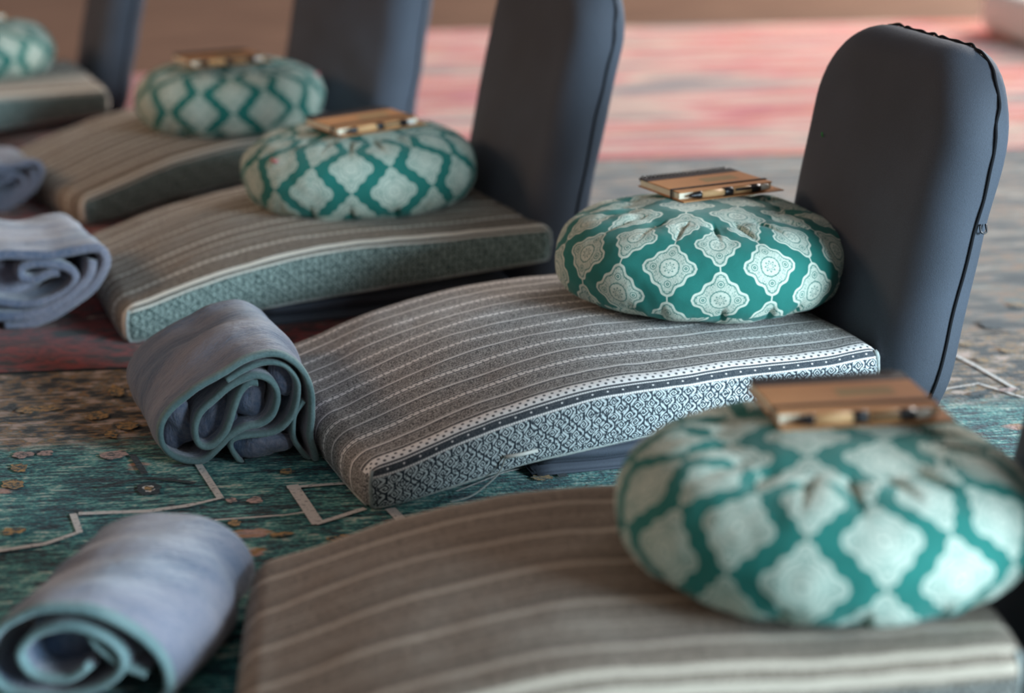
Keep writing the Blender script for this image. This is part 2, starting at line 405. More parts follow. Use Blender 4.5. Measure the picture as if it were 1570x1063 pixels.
# ------------------------------------------------------------------ round cushion (zafu)
def make_zafu(label, O, R, H, rz, seed, tilt=(0, 0), ribbon=None, vshift=.0, squash=None, cap=9):
    random.seed(seed+40); root = empty('round_cushion', O, 0, tilt[0], tilt[1])
    tag(root, label, 'round cushion', 'teal medallion round cushions of the row')
    NA, NP, PL = 432, 100, 18
    A1, A2, DM = .060, .088, .018; H1 = (H-DM)*.47; H2 = (H-DM)*.53; hh = H1; prof = []
    for j in range(NP+1):
        if j < 14: prof.append(((R-A1)*j/14, -H1, math.radians(-90)))
        elif j <= NP-18:
            ph = -PI/2 + PI*(j-14)/(NP-32); A_ = A1 if ph < 0 else A2
            prof.append((R-A_+A_*abs(math.cos(ph))**.9, (H1 if ph < 0 else H2)*math.sin(ph), ph))
        else:
            t = (j-NP+18)/18; prof.append(((R-A2)*(1-t), H2 + DM*math.sin(t*PI/2), PI/2))
    arc = [0]
    for a, b in zip(prof, prof[1:]): arc.append(arc[-1] + math.hypot(b[0]-a[0], b[1]-a[1]))
    mid = arc[(NP-4)//2]
    ph_t, ph_b = math.radians(38), math.radians(-46)
    jt = NP-17; jb = min(range(NP+1), key=lambda j: abs(prof[j][2]-ph_b))
    plo = [random.uniform(-.2, .2) for _ in range(PL)]; pla = [random.uniform(.5, 1.2) for _ in range(PL)]
    V = []; Vc = []
    for j in range(NP+1):
        r, z, ph = prof[j]
        for i in range(NA):
            a = 2*PI*i/NA; s = a/(2*PI)*PL; k = int(s) % PL; fr = s - int(s) - .5 - plo[k]*.6
            da = arc[j]-arc[jt]; db = arc[j]-arc[jb]; fr += .9*da*math.sin(k*2.1)
            crease = math.exp(-(fr/.045)**2) * pla[k]
            swell = math.cos(2*PI*fr)
            wt = math.exp(-(da/(.034 if da < 0 else .010))**2) + .8*math.exp(-(db/(.014))**2)
            # a tucked pleat: one side of the crease stands proud of the other
            saw = (.5-abs(fr)) * (1 if fr > 0 else -.2)
            dr = -.0085*crease*wt - .0022*swell*wt + .0065*saw*wt*pla[k]
            qx, qy = r*math.cos(a), r*math.sin(a)
            n_ = noise.noise(Vector((qx*15, qy*15, z*18+seed)))*.005 + noise.noise(Vector((qx*45, qy*45, z*50+seed)))*.0014
            lump = 1 + .010*math.cos(2*a + seed) 
            # gathered step at the shoulder seam
            step = .0035*(1/(1+math.exp(da*500)) - .5) * math.exp(-(da/.02)**2)
            dd = dr + n_ + step
            nx = math.cos(ph); nzv = math.sin(ph)
            if j > NP-14: dd *= (NP-j)/14
            rr = max(0, r*lump + dd*nx); zz = z + dd*nzv + hh
            p = Vector((rr*math.cos(a), rr*math.sin(a), min(cap, max(zz, 0.0))))
            if squash:                    # pressed against the leaning backrest
                d_, sl = squash; lim = d_ + sl*(p.z-.07) + .10*p.y*(-1 if False else 1)*0
                over = p.x - lim
                if over > -.012: p.x = lim - .012 + .012*math.tanh((over+.012)/.012)
            V.append(p)
    Fc = []; UV = []
    def col(i): return i/NA*18 + rz/20.0
    for j in range(NP):
        for i in range(NA):
            i2 = (i+1) % NA
            ids = (j*NA+i, j*NA+i2, (j+1)*NA+i2, (j+1)*NA+i); Fc.append(ids)
            if jb <= j < jt:
                UV.append([(col(i), arc[j]-mid+vshift), (col(i+1), arc[j]-mid+vshift), (col(i+1), arc[j+1]-mid+vshift), (col(i), arc[j+1]-mid+vshift)])
            else:
                ct, st = math.cos(.5), math.sin(.5)
                UV.append([((V[q].x*ct - V[q].y*st)/COLW*.98 + .3, (V[q].x*st + V[q].y*ct) + .02) for q in ids])
    mesh_obj('cover', V, Fc, MT['zafu'], root, UV)
    # raised seam cord where the top panel is gathered into the side
    pts = [V[jt*NA+i] + Vector((0, 0, -.0002)) for i in range(0, NA, 2)]
    if ribbon:
        a, ph0 = ribbon; j = min(range(NP+1), key=lambda q: abs(prof[q][2]-ph0)); i = int(a/(2*PI)*NA) % NA
        p = V[j*NA+i]; n = Vector((p.x, p.y, 0)).normalized(); t = Vector((-n.y, n.x, 0))
        P = [p, p+n*.004+t*.006+Z*.003, p+n*.005+t*.016+Z*.001, p+n*.004+t*.024+Z*.003]
        vv = []; ff = []
        for q in P: vv += [q+n*.001+Z*.003, q+n*.001-Z*.003, q-n*.0005-Z*.003, q-n*.0005+Z*.003]
        for q in range(3):
            for e in range(4): ff.append((q*4+e, q*4+(e+1) % 4, q*4+4+(e+1) % 4, q*4+4+e))
        ff += [(3, 2, 1, 0), (12, 13, 14, 15)]
        tag(mesh_obj('ribbon', vv, ff, MT['pink'], root), 'small pink ribbon at the gathered seam')
    return root

# ------------------------------------------------------------------ floor chair
def slab(hw, hh, Rc, T, r, puff, seed, seg=10, wr=.0015):
    """rounded slab in the local YZ plane, front towards -X; centre at origin. returns V,F and the outline at depth t"""
    V = []; Fc = []
    def outline(ins):
        w_, h_, c = hw-ins, hh-ins, max(.004, Rc-ins); pts = []
        for (sy, sz, a0) in ((1, 1, 0), (-1, 1, 90), (-1, -1, 180), (1, -1, 270)):
            for k in range(seg+1):
                a = math.radians(a0 + 90*k/seg); pts.append((sy*(w_-c) + c*math.cos(a), sz*(h_-c) + c*math.sin(a)))
        # subdivide straight runs
        out = []
        for i, p in enumerate(pts):
            q = pts[(i+1) % len(pts)]; out.append(p)
            if (i+1) % (seg+1) == 0:
                for k in range(1, 14): out.append((p[0]+(q[0]-p[0])*k/14, p[1]+(q[1]-p[1])*k/14))
        return out
    rings = []
    for k in range(0, 9):                      # front edge rounding, from inside to the side
        a = PI/2*k/8; rings.append((r*(1-math.sin(a)), -T/2 + r*(1-math.cos(a))))
    r2 = r*.42
    rings.append((0, T*.13)); rings.append((-.0005, T*.19))
    for k in range(0, 7):
        a = PI/2*k/6; rings.append((r2*(1-math.cos(a)), T/2 - r2*(1-math.sin(a))))
    inner_f = [.93, .8, .62, .42, .2]
    def ring_pts(ins, x, s=1.0):
        o = outline(ins); res = []
        for (y, z) in o:
            y *= s; z *= s
            px = x - puff*(1-min(1, (y/hw)**2))*(1-min(1, abs(z/hh)**3)) * (1 if x < 0 else -.5)
            n_ = noise.noise(Vector((y*11+seed, z*11, x*20)))*wr
            res.append(Vector((px + n_, y + n_*.6*(1 if y > 0 else -1), z)))
        return res
    R = [ring_pts(r, -T/2, s) for s in reversed(inner_f)] + [ring_pts(i, x) for i, x in rings] + [ring_pts(r2, T/2, s) for s in inner_f]
    n = len(R[0])
    for q in R: V += q
    for i in range(len(R)-1):
        for k in range(n): Fc.append((i*n+k, (i+1)*n+k, (i+1)*n+(k+1) % n, i*n+(k+1) % n))
    Fc.append(tuple(range(n))); Fc.append(tuple(reversed(range((len(R)-1)*n, len(R)*n))))
    seam = R[5+8+2]
    return V, Fc, seam, R
def make_chair(label, O, th, bth, H=.58, Wd=.39, baseO=None, bL=.47, lean=.22, seam_k=.7, seed=1, extras=False, tilt=0.0):
    """O = near front foot of the backrest"""
    root = empty('floor_chair', (O[0], O[1], 0), math.radians(bth)); tag(root, label, 'floor chair', 'grey floor chairs of the row')
    T = .092; V, Fc, seam, RR = slab(Wd/2, H/2, .125, T, .056, .006, seed*3.1, wr=.004)
    ang = math.atan(lean)
    Mx = Matrix.Translation((T/2+.004, Wd/2, 0.003)) @ Matrix.Rotation(ang, 4, 'Y') @ Matrix.Translation((0, 0, H/2))
    V = [Mx @ v for v in V]
    b = mesh_obj('backrest', V, Fc, MT['chair'], root)
    sp = [Mx @ v for v in RR[5+9]]; random.seed(seed)
    sp = []
    c = Vector((0, 0, 0))
    ring = RR[5+10]
    for i, v in enumerate(ring):
        out = Vector((0, v.y, v.z)).normalized(); up = max(0, v.z/(H/2))
        sp.append(Mx @ (v + out*(.001) + out*.0016*up*math.sin(i*2.7) + Vector((.002*up*math.sin(i*1.9), 0, 0))))
    sp = catmull(sp, 3, True)
    v, f = tube(sp, lambda t: .0022, 6, True); tag(mesh_obj('seam', v, f, MT['piping_d'], b), 'dark puckered piping around the back edge')
    if extras:
        p = Mx @ Vector((T*.30, -Wd/2-.001, .05))
        pts = [p + Vector((-.004, -.001, .004)), p + Vector((-.004, -.005, -.006)), p + Vector((.004, -.005, -.006)), p + Vector((.004, -.001, .004))]
        v, f = tube(catmull(pts, 4), .0014, 6); tag(mesh_obj('loop', v, f, MT['black'], b), 'tiny black loop sewn on the side seam')
        p = Mx @ Vector((-T/2-.0050, Wd/2-.098, .098))  # tiny bright green speck of unknown nature on the front face
        v, f = tube([p + Vector((-.0012, -.001, -.002)), p + Vector((-.002, .0005, .001)), p + Vector((-.001, .002, .004))], .0011, 5)
        tag(mesh_obj('green_fleck', v, f, MT['green'], b), 'bright green fleck on the dark front')
    # flat seat pad under the cushion, in two folded layers
    bx0 = -bL; hx = bL/2
    for (z0, z1, ins) in ((.002, .017, .0), (.019, .044, .003)):
        bm = bmesh.new(); bmesh.ops.create_cube(bm, size=1)
        bmesh.ops.scale(bm, vec=(bL-2*ins, Wd-.03-2*ins, z1-z0), verts=bm.verts)
        bmesh.ops.bevel(bm, geom=bm.edges[:], offset=.006, segments=3, affect='EDGES')
        bmesh.ops.subdivide_edges(bm, edges=[e for e in bm.edges if abs((e.verts[0].co-e.verts[1].co).x) > .2], cuts=18)
        for v in bm.verts:
            v.co += Vector((bx0+hx, Wd/2+baseO, (z0+z1)/2)); s = (v.co.x-bx0)/bL
            v.co.z += (.010*s + .0015*math.sin(v.co.x*40+v.co.y*8)) * ((z0 > .01)*1.0 + .0)
            v.co.y += noise.noise(v.co*14)*.003
        V2 = [v.co.copy() for v in bm.verts]; bm.verts.index_update(); F2 = [tuple(v.index for v in f.verts) for f in bm.faces]; bm.free()
        if z0 < .01:
            seat = mesh_obj('seat_base', V2, F2, MT['chair'], root)
        else: mesh_obj('seat_pad', V2, F2, MT['chair'], root)
    return root

# ------------------------------------------------------------------ notebook and pen
def make_notebook(label, plabel, B, ang, tilt=(0, 0), Ln=.165, Dp=.114):
    """local x runs along the open (pen) edge, y towards the spiral"""
    root = empty('notebook', B, math.radians(ang), tilt[0], tilt[1]); tag(root, label, 'notebook', 'kraft notebooks on the round cushions')
    v, f = box(-.001, Ln+.012, -.014, Dp, .0, .0016, .0005); mesh_obj('back_cover', v, f, MT['kraft'], root, smooth=False)
    v, f = box(.001, Ln-.001, .002, Dp-.004, .0018, .0108, .0004); mesh_obj('pages', v, f, MT['paper'], root, smooth=False)
    v, f = box(0, Ln, .0, Dp-.026, .0110, .0126, .0005); mesh_obj('front_cover', v, f, MT['kraft'], root, smooth=False)
    v, f = join(box(0, Ln, Dp-.026, Dp, .0110, .0128, .0005), box(0, Ln, Dp-.026, Dp, -.0003, .0016, .0004)); mesh_obj('spine_strip', v, f, MT['spinecard'], root, smooth=False)
    # faded print on the cover: a rounded panel
    v, f = box(Ln*.46, Ln*.82, Dp*.38, Dp*.60, .0125, .01272, 0); mesh_obj('cover_print', v, f, MT['print'], root, smooth=False)
    # spiral binding
    ps = []; n = 21
    for k in range(n*10):
        t = k/10; a = 2*PI*t; ps.append((.006 + (Ln-.012)*t/n, Dp - .001 + .0062*math.cos(a), .0066 + .0085*math.sin(a)))
    v, f = tube(ps, .0010, 5); mesh_obj('spiral', v, f, MT['black'], root)
    # elastic band
    y = .020
    loop = [(-.0012, y, .0), (-.0012, y, .0132), (Ln*.5, y, .0134), (Ln+.001, y, .0132), (Ln+.001, y, .0), (Ln*.5, y, -.0006)]
    vv = []; ff = []
    for (a, b, c) in loop: vv += [(a, b-.0022, c), (a, b+.0022, c), (a + (-.0008 if a < .01 else .0008 if a > Ln*.9 else 0), b+.0022, c+(.0008 if c > .01 else -.0004)), (a + (-.0008 if a < .01 else .0008 if a > Ln*.9 else 0), b-.0022, c+(.0008 if c > .01 else -.0004))]
    m = len(loop)
    for i in range(m):
        for e in range(4): ff.append((i*4+e, i*4+(e+1) % 4, ((i+1) % m)*4+(e+1) % 4, ((i+1) % m)*4+e))
    mesh_obj('elastic_band', vv, ff, MT['black'], root, smooth=False)
    # pen lying along the open edge
    M4 = Matrix.LocRotScale(Vector(B), root.rotation_euler, None); Rm = root.rotation_euler
    pp = M4 @ Vector((.012, -.0075, .0078))
    pen = empty('pen', pp, math.radians(ang)+.01, tilt[0], tilt[1]); tag(pen, plabel, 'pen', 'kraft pens on the notebooks')
    def rod(name, prof, mat, k=16):
        V = []; Fc = []
        for (x, r) in prof:
            for q in range(k): V.append((x, r*math.cos(2*PI*q/k), r*math.sin(2*PI*q/k)))
        for i in range(len(prof)-1):
            for q in range(k): Fc.append((i*k+q, i*k+(q+1) % k, (i+1)*k+(q+1) % k, (i+1)*k+q))
        Fc.append(tuple(range(k-1, -1, -1))); Fc.append(tuple((len(prof)-1)*k+q for q in range(k)))
        return mesh_obj(name, V, Fc, mat, pen)
    rod('tip', [(0, .0012), (.004, .0022), (.014, .0046), (.018, .0056), (.020, .0056)], MT['black'])
    rod('barrel', [(.020, .0054), (.060, .0054)], MT['kraft_pen'])
    rod('collar', [(.060, .0062), (.0605, .0066), (.0745, .0066), (.075, .0062)], MT['black'])
    rod('upper_barrel', [(.075, .0054), (.118, .0054)], MT['kraft_pen'])
    rod('push_button', [(.124, .0046), (.138, .0046), (.1395, .0038)], MT['white'])
    cl = rod('end_cap', [(.108, .0060), (.118, .0062), (.124, .0058)], MT['black'])
    v, f = box(.078, .118, -.0082, -.0058, .0010, .0044, .0008); mesh_obj('clip', v, f, MT['black'], pen)
    # loop of card that holds the pen
    v, f = box(-.001, Ln*.12, -.0125, .004, .0100, .0118, .0005)
    return root

# ------------------------------------------------------------------ rolled blanket
def ribbon_mesh(pts, thick, length, back_dir, seed, start=0.0, shrink=.93, hemw=.014, flare=.0, centre=None, NL=34):
    """closed sheet of given thickness following pts (3D points in the end plane), extruded along back_dir"""
    P = catmull(pts, 7); m = len(P); nrm = back_dir.normalized()
    off = []
    for i in range(m):
        t = (P[min(i+1, m-1)] - P[max(i-1, 0)]).normalized(); off.append(nrm.cross(t).normalized())
    prof = []
    # cross section loop around the ribbon: side A forward, side B back
    sec = [(P[i], off[i], 1) for i in range(m)] + [(P[i], off[i], -1) for i in reversed(range(m))]
    V = []; FcH = []; FcB = []
    ks = [0, .15, .35, .6, 1.0]
    rows = []
    lens = [0.0, .0025, .0060, hemw] + [hemw + (length-hemw)*(q/NL) for q in range(1, NL+1)]
    for li, l in enumerate(lens):
        row = []
        rnd = 1.0
        if l < .006: rnd = .35 + .65*math.sqrt(max(0, 1-((.006-l)/.006)**2))
        if length-l < .012: rnd = .4 + .6*math.sqrt(max(0, 1-((.012-(length-l))/.012)**2))
        s = 1 - (1-shrink)*(l/length)**1.5
        for (p, o, sg) in sec:
            q = centre + (p-centre)*s
            n1 = noise.noise(Vector((q.x*9+seed, q.z*9, l*10)))*.013*min(1, l/.07) + noise.noise(Vector((q.x*30+seed, q.z*30, l*14)))*.0020
            n1 += noise.noise(Vector((seed, l*26, q.x*3)))*.0045*min(1, l/.04)
            q = q + o*(sg*thick/2*rnd) + nrm*(l+start) + (q-centre).normalized()*n1
            bulge = math.sin(PI*min(1, l/length))*flare; q += (q-centre-nrm*(l+start)).normalized()*bulge
            if q.z < .0082: q.z = .0082
            row.append(len(V)); V.append(q)
        rows.append(row)
    k = len(sec); Fa = []; mi = []
    for li in range(len(rows)-1):
        for i in range(k):
            Fa.append((rows[li][i], rows[li][(i+1) % k], rows[li+1][(i+1) % k], rows[li+1][i])); mi.append(0 if lens[li] < hemw*.95 else 1)
    for row in (rows[0], rows[-1]):
        for i in range(m-1):
            q = (row[i], row[i+1], row[k-2-i], row[k-1-i]); Fa.append(q if row is rows[-1] else tuple(reversed(q))); mi.append(0 if row is rows[0] else 1)
    return V, Fa, mi
def split_mesh(V, Fa, mi, which):
    used = {}; V2 = []; F2 = []
    for f, m in zip(Fa, mi):
        if m != which: continue
        g = []
        for i in f:
            if i not in used: used[i] = len(V2); V2.append(V[i])
            g.append(used[i])
        F2.append(tuple(g))
    return V2, F2
def make_blanket(label, origin, end_dir, back_dir, polys, thick, length, scale, seed, fills=(), shrink=.93, flare=.006, hem=True, mat='blanket'):
    """polys: lists of 2D points (metres, x along end_dir, y up) in the plane of the rolled end"""
    root = empty('rolled_blanket', origin); tag(root, label, 'rolled blanket', 'grey fleece blankets rolled beside the cushions')
    e = Vector(end_dir).normalized(); bd = Vector(back_dir).normalized()
    allp = [q for q in polys[0]]
    cx = sum(p[0] for p in allp)/len(allp); cy = sum(p[1] for p in allp)/len(allp); cen = e*cx*scale + Z*cy*scale
    body = []; hems = []
    for k, poly in enumerate(polys):
        pts = [e*p[0]*scale + Z*p[1]*scale for p in poly]
        V, Fa, mi = ribbon_mesh(pts, thick if k == 0 else thick*.85, length*(1 if k == 0 else .8), bd, seed+k*5, 0 if k == 0 else .004*k, shrink, .012, flare if k == 0 else 0, cen)
        body.append(split_mesh(V, Fa, mi, 1)); hems.append(split_mesh(V, Fa, mi, 0))
    for (fx, fy, fr, fry, dep) in fills:          # bunched fleece inside the roll
        V = []; Fa = []; n = 28; m = 14
        c = e*fx*scale + Z*fy*scale + bd*dep
        for i in range(m+1):
            ph = PI*i/m
            for k in range(n):
                a = 2*PI*k/n; d = e*math.cos(a)*math.sin(ph)*fr*scale + Z*math.sin(a)*math.sin(ph)*fry*scale - bd*math.cos(ph)*.015
                d *= 1 + .55*noise.noise((c+d)*30 + Vector((seed, 0, 0)))
                p = c + d
                if p.z < .0082: p.z = .0082
                V.append(p)
        for i in range(m):
            for k in range(n): Fa.append((i*n+k, i*n+(k+1) % n, (i+1)*n+(k+1) % n, (i+1)*n+k))
        body.append((V, Fa))
    v, f = join(*body); mesh_obj('fleece', v, f, MT[mat], root)
    v, f = join(*hems); mesh_obj('hem', v, f, MT['hem'] if hem else MT[mat], root)
    return root

# ------------------------------------------------------------------ the setting
RUG = math.radians(-14)
floor_m = Mat('walnut_floor_boards', .55, 0, .4); x, y, z = floor_m.obj()
f_ = floor_m.noise(floor_m.vec(x*.6, y*5.0, z), 4, 5, .6)
pl = ((y / .14).frac() - .5).abs().step(.485, .5)
floor_m.color(floor_m.mix(pl, floor_m.mix(f_.step(.3, .7), S('#6e5140'), S('#8a6a56')), S('#3a2a20')))
v, f = box(-3, 10, -1.5, 11, -.05, 0)
tag(mesh_obj('floor', v, f, floor_m.m, smooth=False), kind='structure')

def rug_obj(name, label, origin, rot, x0, x1, y0, y1, z0, z1, mat, motifs=(), mats=()):
    """thin woven slab plus inlaid motif shapes of its own pattern"""
    v, f = box(x0, x1, y0, y1, z0, z1, .0012); fm = [0]*len(f)
    inv = Matrix.Rotation(-rot, 3, 'Z'); V = list(v); Fc = list(f)
    for (mi, poly) in motifs:
        b = len(V)
        for p in poly:
            q = inv @ (Vector((p[0], p[1], 0)) - Vector((origin[0], origin[1], 0))); V.append(Vector((q.x, q.y, z1+.0002+.00002*len(fm))))
        Fc.append(tuple(range(b, b+len(poly)))); fm.append(mi)
    o = mesh_obj(name, V, Fc, mat, smooth=False, mats=[mat]+list(mats), fm=fm)
    o.location = (origin[0], origin[1], 0); o.rotation_euler = (0, 0, rot)
    return tag(o, label, 'rug')
def weave(M, x, y, amt=.5):
    return M.noise(M.vec(x*170, y*120, 0.0), 1.0, 1)
def teal_rug_material():
    M = Mat('teal_oriental_rug_pile', .95, .2, .15); x, y, z = M.obj()
    w_ = M.noise(M.vec(x*18, y*150, z), 1.0, 3, .6); big = M.noise(M.vec(x, y*2.0, z), 5, 3); sp = M.noise(M.vec(x*150, y*220, z), 1.0, 2)
    t = ((w_*.38 + big*.17 + M.noise(M.vec(x*26, y*40, z), 1.0, 3, .6)*.25 + sp*.20) - .5)*2.9 + .485
    teal = M.ramp(t, [(.20, S('#03131a')), (.36, S('#0a3a45')), (.49, S('#1f6e70')), (.60, S('#58a096')), (.74, S('#bcc4b8'))])
    vb = M.voro(M.vec(x*11, y*16, z), 1.0, 'F1', 'Distance'); vr = M.voro(M.vec(x*11, y*16, z), 1.0, 'F1', 'Color')
    ndist = M.noise(M.vec(x*30, y*60, z), 1.0, 3)
    flower = 1.0 - (vb + (ndist-.5)*.35).step(.22, .30)
    vv = M.voro(M.vec(x*11+7.0, y*16, z), 1.0, 'F1', 'Color')
    fc = M.ramp(ndist + (vr-.5)*.4, [(.3, S('#13232e')), (.45, S('#a9742c')), (.6, S('#c89a8c')), (.75, S('#1d4a50'))])
    field = M.mix(flower * (vr.gt(.60)) * .85, teal, fc)
    # border zone towards the far edge: dusty rose, ochre and black weft streaks
    t2 = ((M.noise(M.vec(x*14, y*130, z), 1.0, 3, .65)*.45 + M.noise(M.vec(x*26, y*34, z), 1.0, 2)*.55)-.5)*2.4+.52
    bord = M.ramp(t2, [(.36, S('#141c22')), (.44, S('#33413f')), (.50, S('#7d6a5e')), (.56, S('#a3762f')), (.61, S('#3f5a58')), (.70, S('#b9a294'))])
    edge = (y + (big-.5)*.10 + (ndist-.5)*.06).step(-.37, -.30)
    M.color(M.mix(edge, field, bord))
    M.bump(weave(M, x, y) + sp, .7, .002)
    return M.m
def streak_material(name, stops, sx, sy, gain=1.5):
    M = Mat(name, .95, .2, .15); x, y, z = M.obj()
    a = M.noise(M.vec(x*sx, y*sy, z), 1.0, 3, .55, .4); b = M.noise(M.vec(x*sx*5, y*sy*5, z), 1.0, 3, .6); a = (a-.5)*gain+.5
    M.color(M.ramp(a*.72 + b*.28, stops)); M.bump(weave(M, x, y), .6, .002)
    return M.m
MT['teal_rug'] = teal_rug_material()
def motif(name, c, th=.44):
    M = Mat(name, .95, .2, .15); x, y, z = M.obj()
    f = (M.noise(M.vec(x*60, y*300, z), 1.0, 3, .6)*.6 + M.noise(M.vec(x*160, y*160, z), 1.0, 2)*.4)
    M.color(M.mix(f.step(th-.05, th+.06), S('#123a40'), c)); M.bump(weave(M, x, y), .6, .002); return M.m
MT['cream_motif'] = motif('cream_rug_motif', S('#d6d2cc'), .40)
MT['ochre_motif'] = motif('ochre_rug_motif', S('#b98f52'), .49)
MT['navy_motif'] = motif('navy_rug_motif', S('#0b1c28'), .45)
MT['rose_motif'] = motif('rose_rug_motif', S('#b99a90'), .47)
def ln(pts, w_):
    """a band of the rug's pattern along floor points, w_ = width in metres"""
    P = [at(*p, .006) for p in pts]; L = []; R = []
    for i, p in enumerate(P):
        t = (P[min(i+1, len(P)-1)] - P[max(i-1, 0)]).normalized(); n = Vector((-t.y, t.x, 0)); L.append(p+n*w_/2); R.append(p-n*w_/2)
    return [[L[i], L[i+1], R[i+1], R[i]] for i in range(len(P)-1)]
def blob(x, y, rx, ry, seed=0, n=16):
    c = at(x, y, .006); r_ = random.Random(seed)
    return [c + Vector((math.cos(2*PI*k/n)*rx, math.sin(2*PI*k/n)*ry, 0))*(1 + r_.uniform(-.25, .25)) for k in range(n)]
mo = []
for pts, w_ in (([(303, 712), (338, 766), (285, 778), (228, 786), (120, 790)], .010), ([(112, 790), (122, 818), (70, 836), (-20, 850)], .009),
                ([(560, 742), (505, 745), (440, 750)], .008), ([(448, 746), (488, 806)], .016), ([(484, 806), (560, 782)], .009),
                ([(598, 782), (628, 812)], .014), ([(330, 800), (440, 792), (480, 786)], .004), ([(1462, 545), (1500, 565), (1560, 600)], .007), ([(700, 756), (770, 728), (880, 700)], .004), ([(1440, 600), (1500, 590), (1570, 612)], .006)):
    for q in ln(pts, w_): mo.append((1, q))
for k, (x_, y_, rx, ry, m_) in enumerate([(228, 752, .030, .038, 3), (228, 752, .015, .020, 1), (228, 752, .011, .015, 2), (178, 601, .026, .044, 2), (60, 630, .06, .03, 2), (150, 640, .03, .03, 2),
      (195, 655, .03, .03, 2), (170, 668, .022, .03, 2), (30, 720, .022, .03, 2), (20, 745, .03, .03, 2), (35, 700, .03, .02, 4), (70, 698, .022, .018, 4), (175, 700, .035, .03, 4), (390, 770, .02, .02, 4), (355, 770, .014, .014, 4), (360, 805, .014, .02, 2),
      (830, 735, .028, .02, 2), (862, 732, .014, .012, 3), (430, 822, .03, .012, 2), (20, 818, .03, .02, 2), (520, 828, .03, .012, 2), (1480, 530, .02, .02, 2), (1545, 540, .02, .02, 2), (1505, 555, .018, .02, 2), (1520, 500, .04, .035, 3), (1560, 470, .03, .02, 2),
      (1545, 600, .03, .014, 4), (1500, 606, .03, .012, 3), (440, 726, .02, .02, 2)]):
    mo.append((m_, blob(x_, y_, rx*.5, ry*.62, k)))
for q in ln([(150, 752), (190, 742), (228, 736), (270, 740), (300, 744)], .007): mo.append((3, q))
for q in ln([(203, 700), (222, 730)], .009): mo.append((3, q))
RO = (.438, 2.923)
rug_obj('patterned_rug', 'teal oriental rug with cream lines and ochre flowers under the nearer cushions', RO, RUG, -2.2, 2.6, -3.2, .0, .0005, .0058, MT['teal_rug'], mo, [MT['cream_motif'], MT['ochre_motif'], MT['navy_motif'], MT['rose_motif']])
MT['red_rug'] = streak_material('dark_red_rug_pile', [(.26, S('#0d0a0d')), (.38, S('#2a0e12')), (.46, S('#6e1d1e')), (.55, S('#8a2a26')), (.61, S('#1e1e24')), (.70, S('#7a3c34')), (.80, S('#b09684'))], 12, 26, 1.9)
rug_obj('red_rug', 'dark red rug with black figures between the left blankets', RO, RUG, -1.6, .62, .006, 2.3, .0005, .0055, MT['red_rug'])
v, f = tube([(-1.6, 0, .0), (.62, 0, .0)], .0035, 8)
MT['bind'] = plain('dark_rug_binding', S('#1d2a2c'), .9, .2)
rr = bpy.data.objects['red_rug']; b_ = mesh_obj('edge_binding', [(p[0], p[1]+.006, max(.0006, p[2]+.004)) for p in v], f, MT['bind'], rr)
MT['faded_rug'] = streak_material('faded_grey_brown_rug', [(.34, S('#22282a')), (.43, S('#52534f')), (.50, S('#7d7268')), (.56, S('#8f6a48')), (.61, S('#4c6362')), (.72, S('#a7988a'))], 5, 20, 2.0)
rug_obj('faded_rug', 'faded grey brown rug between the teal rug and the pink rug', RO, RUG, .66, 4.5, .006, 1.50, .0005, .0052, MT['faded_rug'])
MT['pink_rug'] = streak_material('pink_striped_rug', [(.22, S('#5d6068')), (.34, S('#b08878')), (.42, S('#d2b09c')), (.48, S('#d06c66')), (.54, S('#b03040')), (.60, S('#c86a3c')), (.66, S('#cc807a')), (.76, S('#cfa594'))], 1.0, 6.0, 2.2)
rug_obj('pink_rug', 'pink and coral striped rug across the far floor', RO, RUG, .70, 5.6, 1.506, 3.78, .0005, .0060, MT['pink_rug'])
MT['far_red'] = streak_material('orange_red_rug', [(.3, S('#7c2a20')), (.5, S('#a8402a')), (.7, S('#8c2f2a'))], 1.5, 7)
rug_obj('runner_rug', 'narrow orange red rug behind the farthest round cushion', RO, RUG, -1.4, .66, 2.32, 2.95, .0005, .0050, MT['far_red'])
# block added in place of an unidentified whitish patch, far right edge
v, f = box(-.25, .35, -.3, .3, .0064, .16, .05)
pc = mesh_obj('pale_block', v, f, plain('plain_off_white', S('#fbfbfb'), .9, .2)); pc.location = at(1612, 70, 0) + Vector((.12, 0, 0)); pc.rotation_euler = (0, 0, RUG)
tag(pc, 'pale blurred block at the far right behind the pink rug', 'pale_block')

# ------------------------------------------------------------------ the row of seats
make_cushion('grey floor cushion with dotted white band and scroll printed side, sharpest in the row', (.690, 2.19), -2, .73, .55, MT['stripe_a'], MT['piping_a'], 1)
make_cushion('striped floor cushion with solid white band, behind the middle rolled blanket', (.553, 3.03), -3, .735, .54, MT['stripe_b'], MT['piping_a'], 2)
make_cushion('blurred taupe striped floor cushion in the foreground at bottom', (.352, 1.525), -17, .715, .465, MT['stripe_c'], MT['piping_a'], 3)
make_cushion('dim brown striped floor cushion under the round cushion beside the far backrest', (.640, 3.88), 10, .66, .53, MT['stripe_b'], MT['piping_a'], 4)
make_cushion('dark striped floor cushion farthest back at the left edge', (.12, 4.70), 0, .735, .53, MT['stripe_b'], MT['piping_a'], 5)

